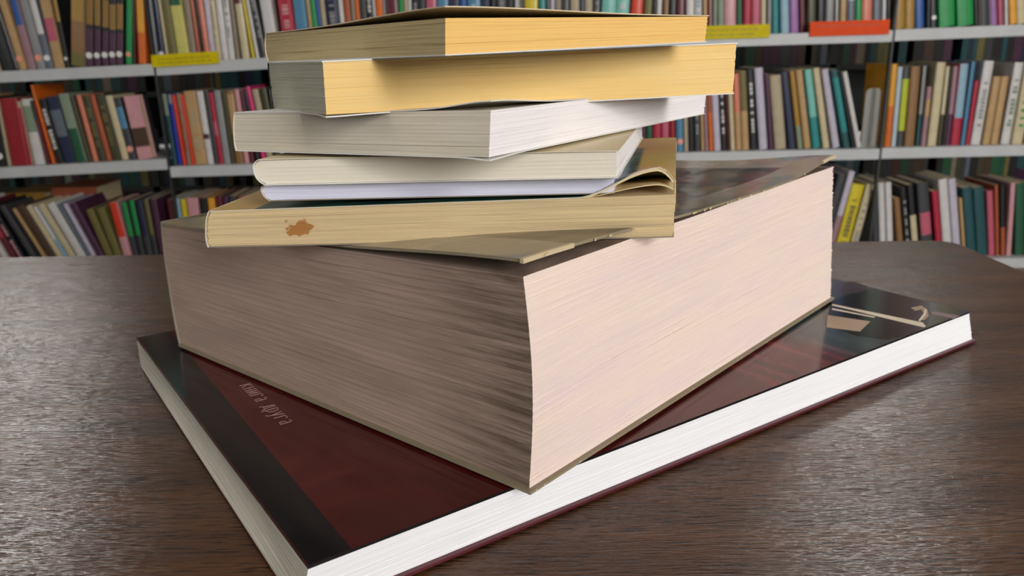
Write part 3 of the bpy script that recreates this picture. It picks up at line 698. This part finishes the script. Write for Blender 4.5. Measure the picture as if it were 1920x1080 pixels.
# x  width  tilt(px sideways per 100 px up)  y of the top ('-' = runs above the picture)  colour  decoration
# decorations: u:C@f upper f of the spine in colour C, l:C@f lower, m:C@a-b band, t:C title marks, s / p white / pink sticker, F face-out
ROWS = [
 ('A', 'T', 128, '''
-44 16 -33 - white; -27 18 -33 - charcoal; -8 9 -33 - cream; 2 30 -33 - black; 33 17 -30 - tan p; 50 18 -29 - mauve u:blue@.5; 69 16 -27 - grey p; 86 14 -26 - slate u:white@.62,s;
 101 20 -23 - tan m:rose@.3-.55; 122 10 -19 - black u:gold@.55,s; 133 26 -1 - brown m:gold@.5-.9,l:olive@.14,F; 160.5 14 0 - black m:antique_gold@.40-.68,l:plum@.36,s; 175 14 0 - black m:antique_gold@.40-.68,l:plum@.36,s;
 189.5 14 0 - black m:antique_gold@.40-.68,l:plum@.36,s; 204 13 0 - black m:antique_gold@.40-.68,l:plum@.36,s; 217.5 13 0 - black m:antique_gold@.40-.68,l:plum@.36,s; 232 17 4 - green p; 250 5 -3 - maroon; 256 22 -8 - orange m:amber@.3-.9'''),
 ('B', 'T', 105, '''
291 5 -12 - grey; 297 12 -14 - navy s; 310 6 -15 - cream; 318 14 -16 - olive; 333 22 -16 - pale_lime m:dark_green@.62-.72; 356 12 -14 - taupe; 369 8 -14 - rust; 378 5 -14 - black; 384 9 -14 - salmon; 394 10 -13 - lavender;
 405 9 -13 - cream t:beige; 415 12 -12 - white; 428 12 -12 - white t:grey; 441 8 -12 - taupe; 450 20 -13 - cream m:maroon@.52-.64; 471 6 -16 - yellow; 478 8 -22 - white; 487 14 -22 - charcoal t:grey; 502 22 -16 - white'''),
 ('B', 'T', 25, '''
523 26 -13 - crimson t:pink; 550 24 -12 - steel_blue; 576 6 -12 - tan; 583 9 -12 - green; 593 7 -12 - blue; 601 9 -11 - beige; 611 23 -11 - navy t:grey; 636 8 -10 - white; 645 12 -10 - rust; 658 8 -9 - taupe; 667 7 -9 - orange;
 675 12 -8 - charcoal; 688 11 -8 - black t:white; 700 4 -8 - white; 705 13 -7 - orange; 719 4 -6 - grey; 724 23 -6 - maroon; 748 9 -5 - olive l:green@.8; 758 8 -5 - beige; 767 5 -5 - white; 773 12 -4 - black t:grey; 786 12 -4 - charcoal;
 800 18 -3 - rose; 820 21 -2 - steel_blue; 843 18 -2 - navy; 862 13 -2 - blue; 877 24 -2 - steel_blue t:sky_blue; 902 16 0 - navy; 919 11 0 - black; 932 17 0 - charcoal t:grey; 950 13 0 - black'''),
 ('C', 'T', 15, '''
966 15 0 - white; 983 25 0 - yellow; 1011 12 0 - teal; 1024 8 0 - charcoal; 1033 6 0 - lavender; 1040 13 0 - taupe; 1055 13 0 - charcoal; 1070 17 0 - beige; 1088 8 0 - navy; 1097 14 1 - beige; 1113 13 3 - charcoal t:grey;
 1129 26 6 - aqua; 1156 24 7 - aqua t:white; 1184 23 7 - scarlet; 1208 16 6 - olive; 1225 6 5 - black; 1232 9 4 - white; 1244 11 3 - brown; 1257 11 2 - charcoal; 1269 16 1 - maroon; 1288 14 0 - white; 1304 12 0 - white t:steel_blue; 1319 7 0 - tan'''),
 ('C', 'T', 45, '''
1330 6 0 - pink; 1337 8 0 - sage; 1346 12 0 - sage; 1359 21 0 - pink m:taupe@.6-.9; 1381 12 0 - dark_green; 1394 15 1 - crimson; 1410 16 1 - rose; 1427 11 1 - cream; 1439 8 0 - grey; 1448 13 0 - teal; 1464 17 -2 - sky_blue;
 1482 16 -2 - purple; 1499 13 -1 - maroon u:black@.5; 1513 18 1 - dark_olive; 1533 14 2 - charcoal; 1548 16 2 - grey; 1566 7 2 - white; 1574 14 2 - beige l:tan@.3; 1590 13 2 - lavender l:slate@.3; 1605 11 2 - green; 1617 18 2 - salmon; 1637 16 2 - slate; 1654 8 2 - white; 1663 8 1 - black'''),
 ('D', 'T', 45, '''
1678 19 1 - gold; 1697.5 18 1 - gold; 1716 19 -1 - blue; 1738 7 1 - black; 1746 10 -1 - charcoal s; 1762 29 -2 - green; 1796 30 -3 - green; 1828 8 -3 - black; 1837 18 -2 - taupe l:charcoal@.3; 1857 14 -3 - lavender l:purple@.35; 1871.5 12 -3 - rose;
 1884 8 -3 - white; 1893 15 -3 - rust l:amber@.35; 1908 16 -3 - cream; 1925 18 -3 - navy; 1944 20 -3 - tan'''),
 ('A', 'M', 308, '''
-60 18 -19 190 navy; -41 16 -19 185 olive; -24 14 -19 180 tan; -9 22 -19 185 black s; 14 6 -19 190 beige; 21 32 -19 187 red; 54 8 -20 192 beige l:crimson@.9; 63 22 -22 188 white m:sage@.5-.9; 86 9 -26 190 maroon u:black@.3; 96 8 -30 162 orange; 105 15 -30 188 black t:white;
 121 22 -29 184 navy m:slate@.4-.8; 144 19 -28 178 sage l:dark_green@.5; 164 10 -28 182 dark_olive; 175 11 -28 181 salmon; 187 13 -27 182 dark_olive t:olive; 201 10 -27 180 rust; 212 17 -27 178 dark_olive t:olive; 230 13 -27 182 cream; 244 14 -27 186 charcoal m:steel_blue@.5-.85,p; 262 28 -24 182 pink F,m:dark_brown@.2-.5'''),
 ('B', 'M', 308, '''
323 9 -15 178 dark_teal u:sage@.3; 332.5 9 -16 180 cobalt u:grey@.13; 342 7 -16 180 scarlet; 350 9 -17 178 taupe t:rust; 359 6 -17 180 scarlet; 366 22 -17 174 tan t:beige; 389 12 -16 174 white m:plum@.35-.42; 402 8 -15 172 charcoal; 411 8 -16 176 crimson m:rose@.4-.6; 420 12 -15 172 grey;
 433 8 -14 174 dark_olive; 442 15 -14 172 brown m:tan@.4-.95; 458 10 -15 170 pink; 469 9 -16 172 maroon; 479 11 -19 172 black; 491 10 -24 165 magenta; 502 11 -22 170 beige; 514 12 -20 168 dark_olive; 527 18 -16 170 white; 546 20 -14 165 navy; 567 16 -12 170 rust; 584 22 -10 160 teal; 607 20 -8 165 beige'''),
 ('C', 'M', 283, '''
1108 20 0 145 brown; 1129 20 0 140 navy; 1150 18 0 142 cream; 1169 14 0 140 green; 1184 16 0 145 taupe; 1201 10 0 142 plum; 1212 12 0 140 dark_green; 1225 15 0 142 crimson; 1241 14 0 140 rose; 1256 12 -2 140 red; 1269 13 -2 140 steel_blue p; 1283 8 -2 142 beige; 1292 10 -3 140 black; 1303 11 -3 140 charcoal t:grey; 1315 6 -3 142 tan; 1322 7 -4 140 mauve; 1330 8 -4 138 rust l:orange@.5; 1339 13 -5 138 lavender;
 1353 10 -5 140 black t:white; 1364 5 -5 142 maroon; 1370 9 -5 140 cream; 1380 11 -4 141 salmon l:tan@.5; 1392 13 -4 136 tan u:olive@.5; 1407 13 -5 134 black t:white; 1424 16 -6 131 lavender; 1441.5 10 -6 140 plum; 1453 22 -8 145 beige; 1478 16 -10 138 navy; 1496 10 -11 136 gold l:sage@.3; 1508 13 -11 135 tan; 1524 15 -11 134 teal u:aqua@.6; 1544 12 -13 131 cream; 1561 15 -14 134 lavender; 1581 15 -17 134 dark_teal m:teal@.2-.9; 1598 5 -17 138 black; 1607 9 -19 138 white'''),
 ('D', 'M', 275, '''
1659 11 9 122 amber l:orange@.5; 1671 9 9 128 pale_blue; 1681 13 9 128 charcoal m:lime@.2-.85; 1696 18 9 127 brown; 1716 9 10 126 dark_teal u:grey@.6; 1726 11 10 165 mauve m:tan@.5-.8; 1739 17 12 119 cream; 1757 8 11 126 dark_olive u:cream@.6; 1766 5 11 128 black; 1772 9 11 127 mauve l:plum@.4; 1782 18 12 122 crimson u:sky_blue@.66; 1801 8 13 118 steel_blue; 1810 8 15 154 crimson; 1820 18 17 117 white t:grey; 1842 14 17 146 tan; 1857 14 17 146 tan; 1876 17 18 120 white t:sage; 1897 20 18 120 cream t:green; 1919 18 18 125 rust'''),
 ('A', 'L', 480, '''
-40 14 -62 385 slate; -22 14 -62 385 tan; -2 12 -60 384 white; 12 15 -60 388 maroon u:crimson@.5; 29 12 -60 392 black t:pink; 52 12 -62 392 charcoal; 75 7 -64 398 tan; 84 17 -64 394 dark_brown; 102 12 -63 393 cream; 115 8 -62 394 sky_blue u:white@.5; 124 14 -62 391 cream; 141 17 -60 388 white; 159 8 -58 388 slate; 168 9 -56 388 lavender; 179 14 -54 386 plum; 195 15 -44 398 olive; 212 15 -38 396 olive; 230 16 -28 384 pink u:scarlet@.5;
 248 11 -22 382 charcoal u:green@.5; 261 11 -21 381 charcoal u:green@.5; 274 12 -20 380 charcoal u:navy@.5; 288 9 -19 379 charcoal u:olive@.5; 299 12 -18 378 plum'''),
 ('B', 'L', 390, '''
314 12 -16 378 maroon; 328 10 -15 376 sky_blue; 339 10 -15 377 yellow; 350 22 -14 375 pink; 374 14 -13 376 black; 390 13 -12 375 amber; 405 12 -12 373 maroon; 419 10 -12 374 plum; 431 14 -11 372 charcoal; 447 12 -11 372 rust; 461 13 -10 372 pink; 476 14 -10 370 dark_brown; 492 16 -9 372 beige'''),
 ('C', 'L', 452, '''
1540 16 27 332 charcoal; 1557 12 28 326 lavender l:mauve@.5; 1571 24 27 351 yellow t:olive; 1597 15 28 352 cream t:grey'''),
 ('D', 'L', 452, '''
1637 11 -2 360 charcoal; 1649 12 -3 348 white; 1662.5 12 -3 348 white; 1682 11 -8 377 brown; 1695 11 -8 356 black t:grey; 1708 13 -8 353 black l:cream@.58; 1726 22 -7 348 charcoal m:rose@.3-.6; 1754 12 -8 363 crimson; 1767 17 -7 341 white; 1785 15 -7 341 lavender; 1803 6 -7 376 tan; 1810 19 -7 358 dark_teal; 1830 20 -6 358 dark_teal; 1852 13 -3 364 rose; 1866 7 -2 352 rust; 1875 10 0 352 black l:rust@.4; 1888 10 6 348 pink; 1902 20 2 350 dark_green; 1924 18 2 350 tan'''),
]
POW = {'T': 0.016, 'M': 0.016, 'L': 0.016}
entries = []
rng = random.Random(42)
for bay, lev, yref, txt in ROWS:
    for item in txt.replace('\n', ' ').split(';'):
        tk = item.split()
        if not tk: continue
        entries.append((bay, lev, yref, float(tk[0]), float(tk[1]), float(tk[2]), None if tk[3] == '-' else float(tk[3]), tk[4].replace('_', ' '), tk[5].split(',') if len(tk) > 5 else []))

def sub_mesh_book(W_, D_, H_, hard):
    """cover (two boards and a rounded spine) and page block in local space: x across, y depth (spine at 0), z up"""
    t = min(0.0022 if hard else 0.0008, W_ * 0.16); ins = 0.003 if hard else 0.0004; r = min(0.0035, W_ * 0.22)
    h = W_ / 2
    prof = [(-h, D_), (-h, r)] + [(-h * math.cos(a), r * (1 - math.sin(a))) for a in (0.5, 1.05)] + [(0, 0)] + [(h * math.cos(a), r * (1 - math.sin(a))) for a in (1.05, 0.5)] + [(h, r), (h, D_)]
    hi = h - t
    inn = [(hi, D_), (hi, r + t)] + [(0, t + r * .35)] + [(-hi, r + t), (-hi, D_)]
    poly = prof + inn
    nP = len(poly); V = [(x, y, 0) for x, y in poly] + [(x, y, H_) for x, y in poly]
    F = [(i, (i + 1) % nP, nP + (i + 1) % nP, nP + i) for i in range(nP)]
    # caps as quads/tris between outer and inner outline
    o = prof; caps = [(0, 1, nP - 2, nP - 1), (1, 2, 3, nP - 2), (3, 4, nP - 3, nP - 2), (4, 5, nP - 4, nP - 3), (5, 6, 7, nP - 4), (7, 8, nP - 5, nP - 4)]
    F += [c[::-1] for c in caps] + [tuple(nP + i for i in c) for c in caps]
    pv = MB().box(-hi + .0001, hi - .0001, r + t, D_ - ins, ins, H_ - ins)
    return V, F, pv
made = []
place = []
for idx, (bay, lev, yref, x, wpx, s, ytop, colr, deco) in enumerate(entries):
    facing = 'F' in deco
    Ys = YF + POW[lev] + rng.uniform(0, 0.012)
    xc = x + wpx / 2
    # foot of the book on its shelf
    xb = xc
    for _ in range(3):
        yb = shelf_pt(bay, lev, xb)[1]; xb = xc - s * (yb - yref) / 100
    foot = at(xb, yb, Ys)
    yt = ytop if ytop is not None else yb - 150
    top = at(xb + s * (yb - yt) / 100, yt, Ys)
    ax = top - foot; H_ = math.hypot(ax[0], ax[2])
    if ytop is None: H_ = rng.uniform(0.195, 0.245) if colr not in ('green',) else 0.25
    if facing and lev == 'T': H_ = 0.21
    lean = math.atan2(ax[0], ax[2])
    place.append([foot[0], Ys, lean, wpx * Ys / FPX * math.cos(lean) * 0.985, H_, 0.022 if facing else rng.uniform(0.125, 0.155)])
def gap(p, q):
    g = 1
    for z in (0.0, min(p[4] * math.cos(p[2]), q[4] * math.cos(q[2]))):
        g = min(g, q[0] + z * math.tan(q[2]) - q[3] / 2 / math.cos(q[2]) - p[0] - z * math.tan(p[2]) - p[3] / 2 / math.cos(p[2]))
    return g
for it in range(6):
    for i in range(len(place) - 1):
        if entries[i][:2] != entries[i + 1][:2]: continue
        p, q = place[i], place[i + 1]; g = gap(p, q) - 0.0004
        if g < 0:
            w0 = [entries[k][4] * YF / FPX for k in (i, i + 1)]
            for pp, w_ in ((p, w0[0]), (q, w0[1])): pp[3] = max(pp[3] + g / 2 * math.cos(pp[2]), 0.62 * w_)
            g = gap(p, q) - 0.0004
            if g < 0: q[2] += min(0.05, -g / max(0.05, min(p[4], q[4]))) * 0.6; p[2] -= min(0.05, -g / max(0.05, min(p[4], q[4]))) * 0.4
for idx, (bay, lev, yref, x, wpx, s, ytop, colr, deco) in enumerate(entries):
    facing = 'F' in deco; deco = [d_ for d_ in deco if d_ != 'F']
    X, Ys, lean, W_, H_, D_ = place[idx]
    lift = max(shelf_z(bay, lev, X + k * W_ / 2 * math.cos(lean)) + k * W_ / 2 * math.sin(lean) for k in (-1, 1)) + 0.0002
    root = empty('library_book', (X, Ys, lift), lean)
    hard = rng.random() < 0.4
    V, F_, pv = sub_mesh_book(W_, D_, H_, hard)
    if facing:     # a thin book turned so that its front board looks out
        MB().box(-W_ / 2, W_ / 2, 0, .002, 0, H_).box(-W_ / 2, W_ / 2, D_ - .002, D_, 0, H_).box(-W_ / 2, -W_ / 2 + .002, .002, D_ - .002, 0, H_).out('cover', bookmat(colr), root)
        MB().box(-W_ / 2 + .0022, W_ / 2 - .003, .0022, D_ - .0022, .002, H_ - .002).out('page_block', PAGES[0], root)
    else:
        mesh_obj('cover', V, F_, bookmat(colr), root)
        pv.out('page_block', PAGES[idx % 2], root)
    def band(nm, z0, z1, mat, ox=0.96, th=0.0006):
        if facing: MB().box(-W_ / 2 * ox, W_ / 2 * ox, -th, .0005, z0, z1).out(nm, mat, root); return
        r = min(0.0035, W_ * 0.22); h = W_ / 2; pts = [(-h * math.cos(a) * ox, r * (1 - math.sin(a))) for a in (0.45, 1.05, 1.57, 2.09, 2.69)]
        mb = MB(); mb.prism([(p[0], p[1] - th) for p in pts] + [(p[0] * .98, p[1] + .0006) for p in pts[::-1]], z0, z1); mb.out(nm, mat, root)
    words = []
    for d_ in deco:
        if d_ in ('s', 'p'):
            rr = min(W_ * .42, .008); cz = 0.018 + rr
            mb = MB(); ring = [(rr * math.cos(k * math.pi / 6), cz + rr * math.sin(k * math.pi / 6)) for k in range(12)]
            b0 = len(mb.v); mb.v = [(a_, -.0012, c_) for a_, c_ in ring] + [(a_, .003, c_) for a_, c_ in ring]
            mb.f = [tuple(range(12)), tuple(range(23, 11, -1))] + [(i, 12 + i, 12 + (i + 1) % 12, (i + 1) % 12) for i in range(12)]; mb.m = [0] * 14
            mb.out('spine_sticker', STICK if d_ == 's' else STICKP, root); words.append('a white sticker' if d_ == 's' else 'a pink sticker'); continue
        k, rest = d_.split(':'); cc = rest.split('@')[0].replace('_', ' ')
        if k == 'u': f_ = float(rest.split('@')[1]); band('spine_band', H_ * (1 - f_), H_ * .998, bookmat(cc)); words.append(cc + ' upper spine')
        elif k == 'l': f_ = float(rest.split('@')[1]); band('spine_band', H_ * .002, H_ * f_, bookmat(cc)); words.append(cc + ' lower spine')
        elif k == 'm': a_, b_ = map(float, rest.split('@')[1].split('-')); band('spine_band', H_ * a_, H_ * b_, bookmat(cc), .97, .0009); words.append(('a ' if cc[0] not in 'aeiou' else 'an ') + cc + ' panel')
        elif k == 't':
            mb = MB(); z = H_ * .22; rr = random.Random(idx)
            while z < H_ * .80:
                l = rr.uniform(.003, .009); wv = W_ * rr.uniform(.16, .24); mb.box(-wv, wv, -.0012, .0012, z, z + l); z += l + rr.choice((.0022, .0022, .012))
            mb.out('spine_title', bookmat(cc), root); words.append(cc + ' title marks')
    if colr == 'black' and any('antique' in q for q in deco): words = ['gold panel']
    made.append([root, bay, lev, colr, words, wpx, s, facing])

# labels: what it looks like, then what it stands between
def nb(i, d):
    j = i + d
    if 0 <= j < len(made) and made[j][1:3] == made[i][1:3]: return made[j][3]
    return None
uniq = {}
def art(c): return 'an' if c[0] in 'aeiou' else 'a'
for i, (root, bay, lev, colr, words, wpx, s, facing) in enumerate(made):
    wd = (' with ' + words[0]) if words else ''
    size = 'thick ' if wpx >= 20 else ('thin ' if wpx <= 8 else '')
    if facing: size = 'face-out '
    l, r = nb(i, -1), nb(i, 1)
    where = ' between %s and %s books' % (l, r) if l and r and l != r else (' between two %s books' % l if l and r else ' at row end beside %s %s book' % (art(l or r), l or r))
    tail = ', %s, %s' % (LEV[lev], BAYN[bay])
    lab = size + colr + ' book' + wd + where + tail
    if len(lab.split()) > 16: lab = size + colr + ' book' + where + tail
    if len(lab.split()) > 16: lab = colr + ' book' + where + tail
    root['label'] = lab; root['category'] = 'book'; root['group'] = 'books on the %s, %s' % (LEV[lev], BAYN[bay])

# shelf label strips on the lips
def strip_label(x0, x1, ytop, ybot, bay, mat, label, marks):
    a = at(x0, shelf_pt(bay, 'T', x0)[1], YF); b = at(x1, shelf_pt(bay, 'T', x1)[1], YF)
    up = (ybot - ytop) * YF / FPX; drop = (ybot - shelf_pt(bay, 'T', x0)[1]) * YF / FPX
    e = empty('shelf_label_strip', ((a[0] + b[0]) / 2, YF - .001, (a[2] + b[2]) / 2)); tag(e, label, 'label'); o = np.array(e.location)
    mb = MB(); a, b = a - o, b - o
    mb.hexa([(a[0], -.004, a[2] - drop), (b[0], -.004, b[2] - drop), (b[0], -.0005, b[2] - drop), (a[0], -.0005, a[2] - drop), (a[0], -.0005, a[2] - drop + up), (b[0], -.0005, b[2] - drop + up), (b[0], .003, b[2] - drop + up), (a[0], .003, a[2] - drop + up)])
    mb.out('plate', mat, e)
    mb = MB(); rr = random.Random(int(x0)); 
    for row in marks:
        t = 0.10
        while t < 0.86:
            dt = rr.uniform(.012, .05); p0, p1 = lerp(a, b, t), lerp(a, b, min(.9, t + dt)); zc_ = -drop + up * row; yy = -.004 + .0035 * row
            mb.hexa([(p0[0], yy - .0004, p0[2] + zc_ - .0016), (p1[0], yy - .0004, p1[2] + zc_ - .0016), (p1[0], yy + .001, p1[2] + zc_ - .0016), (p0[0], yy + .001, p0[2] + zc_ - .0016),
                     (p0[0], yy, p0[2] + zc_ + .0016), (p1[0], yy, p1[2] + zc_ + .0016), (p1[0], yy + .001, p1[2] + zc_ + .0016), (p0[0], yy + .001, p0[2] + zc_ + .0016)])
            t += dt + rr.uniform(.006, .02)
    return mb, e
YST = plain('strip_yellow', hexc('#c7b400'), 0.6, 0.15); OST = plain('strip_orange', hexc('#d84a18'), 0.6, 0.15)
mb, e = strip_label(286, 411, 105, 126, 'B', YST, 'yellow label strip on the lip between white spines and black set', [.62, .3]); mb.out('faded_marks', plain('strip_ink_olive', hexc('#8a7c10'), .5), e)
mb, e = strip_label(1240, 1442, 53, 76, 'C', YST, 'yellow label strip beside the orange strip', [.66, .3]); mb.out('faded_marks', plain('strip_ink_olive', hexc('#8a7c10'), .5), e)
mb, e = strip_label(1517, 1666, 43, 68, 'C', OST, 'orange label strip on the top shelf lip', [.68]); mb.out('faded_marks', plain('strip_ink_rust', hexc('#a8401c'), .5), e)

# grey steel bookend beside the leaning white book
p = at(1627, 279, YF + .05)
e = empty('bookend', (p[0], YF + .05, p[2])); tag(e, 'grey sheet steel bookend beside the amber book on the middle shelf', 'bookend')
W2, HB = 0.019, 0.150
pts = [(-W2, 0), (W2, 0)] + [(W2 - .012 + .012 * math.cos(a), HB - .012 + .012 * math.sin(a)) for a in (0, .4, .8, 1.2, 1.57)] + [(-W2 + .012 - .012 * math.cos(a), HB - .012 + .012 * math.sin(a)) for a in (1.57, 1.2, .8, .4, 0)]
mb = MB(); n_ = len(pts); mb.v = [(a, 0, b) for a, b in pts] + [(a, .0012, b) for a, b in pts]; mb.f = [tuple(range(n_)), tuple(range(2 * n_ - 1, n_ - 1, -1))] + [(i, n_ + i, n_ + (i + 1) % n_, (i + 1) % n_) for i in range(n_)]; mb.m = [0] * (n_ + 2)
BEND = plain('bookend_steel', hexc('#83837d'), .4, .5, .3)
mb.out('plate', BEND, e); MB().box(-W2, W2, .0012, .10, 0.0002, .0014).out('foot', BEND, e)

# books lying flat behind the leaning ones on the lowest shelf (piles, the top one shows)
def pile(bay, x0, x1, ytop, cols, label):
    Yp = YF + 0.19; a, b = at(x0, ytop, Yp), at(x1, ytop, Yp); sx = (a[0] + b[0]) / 2; wd = (b[0] - a[0]) / 2
    (xa, ya), (xe, ye) = SH[bay]['L']; pa, pe = at(xa, ya, YF), at(xe, ye, YF)
    zb = max(pa[2] + (pe[2] - pa[2]) * (q - pa[0]) / (pe[0] - pa[0]) for q in (sx - wd, sx + wd)); th = (a[2] - zb) / len(cols)
    for k, c in enumerate(cols):
        r = empty('flat_book', (sx, Yp, zb + th * k + .0003))
        MB().box(-wd, wd, 0, .15, 0, .0015).box(-wd, wd, 0, .15, th - .0025, th - .0008).box(-wd, wd, 0, .0015, .0015, th - .0025).out('cover', bookmat(c), r)
        MB().box(-wd + .003, wd - .003, .0016, .147, .0017, th - .0027).out('page_block', PAGES[0], r)
        tag(r, label if k == len(cols) - 1 else 'book in the flat pile beneath the ' + label.split(' book')[0] + ' book', 'book', 'flat piles behind the leaning books')
pile('A', 10, 84, 362, ['brown', 'taupe', 'olive', 'gold'], 'ochre book lying flat on top of a pile behind leaning books')
pile('A', 96, 180, 352, ['taupe', 'navy', 'dark brown', 'rust'], 'rust red book lying flat on top of a pile behind leaning books')
for r in [o for o in bpy.data.objects if o.name.startswith('flat_book')]:
    pass

# ---- second rack, one aisle further: dim rows seen through the gaps
Y2 = 3.35
r2 = empty('book_rack', (0, Y2 + .2, 0)); tag(r2, 'dark rack standing one aisle behind the grey bays', 'bookcase', 'rack bays')
rows2 = [(('A'), -420, 560, 178, 170), ('C', 1150, 2060, 128, 112), ('A', -420, 560, 356, 348), ('C', 1150, 2060, 344, 336), ('A', -420, 2060, 20, 8)]
bv, bf, bm = [], [], []
keys = ['dark green', 'sage', 'dark teal', 'charcoal', 'black', 'charcoal', 'olive', 'navy', 'slate', 'dark teal', 'dark olive', 'plum', 'taupe', 'dark brown', 'dark green', 'black', 'black', 'black']  # weighted to black: the rear aisle's dimness is put into the cover colours
mats2 = [bookmat(k) for k in keys]; rr = random.Random(8); acc = MB()
for (_, xa, xb, ya, yb) in rows2:
    p, q = at(xa, ya, Y2), at(xb, yb, Y2)
    MB().hexa([(p[0], -.2, p[2] - .02), (q[0], -.2, q[2] - .02), (q[0], .2, q[2] - .02), (p[0], .2, p[2] - .02), (p[0], -.2, p[2]), (q[0], -.2, q[2]), (q[0], .2, q[2]), (p[0], .2, p[2])]).out('shelf', POST, r2)
    X = p[0] + .02
    while X < q[0] - .06:
        wv = rr.uniform(.016, .042); h = rr.uniform(.17, .24); z = max(p[2] + (q[2] - p[2]) * (k - p[0]) / (q[0] - p[0]) for k in (X, X + wv)) + .0005
        if rr.random() > .10: acc.box(X, X + wv - .0012, Y2 + .01, Y2 + .15, z, z + h, rr.randrange(len(keys)))
        X += wv
MB().box(-2.9, 2.53, .19, .198, .05, 1.9).out('dark_gap_sheet', POST, r2)  # added dark sheet, stands in for the darkness seen through the gaps
for x in (-2.9, -1.5, -0.1, 1.3, 2.5): MB().box(x, x + .03, -.2, .19, 0, 1.9).out('upright', POST, r2)
o = acc.out('rear_books', None, None, mats=mats2); tag(o, 'dim rows of books on the dark rack one aisle behind', 'books', None, 'stuff')

# rows of books on the upper and bottom shelves of the grey bays, above and below the picture
keys2 = [k for k in PAL]; acc = MB(); rr = random.Random(77)
for bay in 'ABCD':
    a, b = at(*SH[bay]['T'][0], YF), at(*SH[bay]['T'][1], YF)
    for zu in (0.31, 0.62):
        X = a[0] + .02
        while X < b[0] - .06:
            wv = rr.uniform(.014, .04); h = rr.uniform(.18, .26); z = max(a[2] + (b[2] - a[2]) * (k - a[0]) / (b[0] - a[0]) for k in (X, X + wv)) + zu + .0005
            if rr.random() > .04: acc.box(X, X + wv - .0012, YF + .02, YF + .17, z, z + h, rr.randrange(len(keys2)))
            X += wv
o = acc.out('upper_shelf_books', None, None, mats=[bookmat(k) for k in keys2]); tag(o, 'mixed rows of books on the upper shelves above the framed rows', 'books', None, 'stuff')

# rows that stand behind the stack, out of this view
acc = MB(); rr = random.Random(5)
for bay, lev, xa, xb in (('B', 'M', 632, 980), ('C', 'M', 996, 1104), ('B', 'L', 512, 982), ('C', 'L', 1000, 1440), ('A', 'T', -370, -62), ('A', 'M', -370, -78), ('A', 'L', -370, -75), ('D', 'T', 1998, 2290), ('D', 'M', 1950, 2290), ('D', 'L', 1950, 2280)):
    X, Xe = at(xa, shelf_pt(bay, lev, xa)[1], YF)[0], at(xb, shelf_pt(bay, lev, xb)[1], YF)[0]
    while X < Xe - .03:
        wv = rr.uniform(.012, .032); h = rr.uniform(.17, .215); z = max(shelf_z(bay, lev, X), shelf_z(bay, lev, X + wv)) + .0004
        acc.box(X, X + wv - .001, YF + .02, YF + .16, z, z + h, rr.randrange(len(keys2))); X += wv
o = acc.out('hidden_row_books', None, None, mats=[bookmat(k) for k in keys2]); tag(o, 'remaining books of the grey bays hidden behind the stack or beyond', 'books', None, 'stuff')
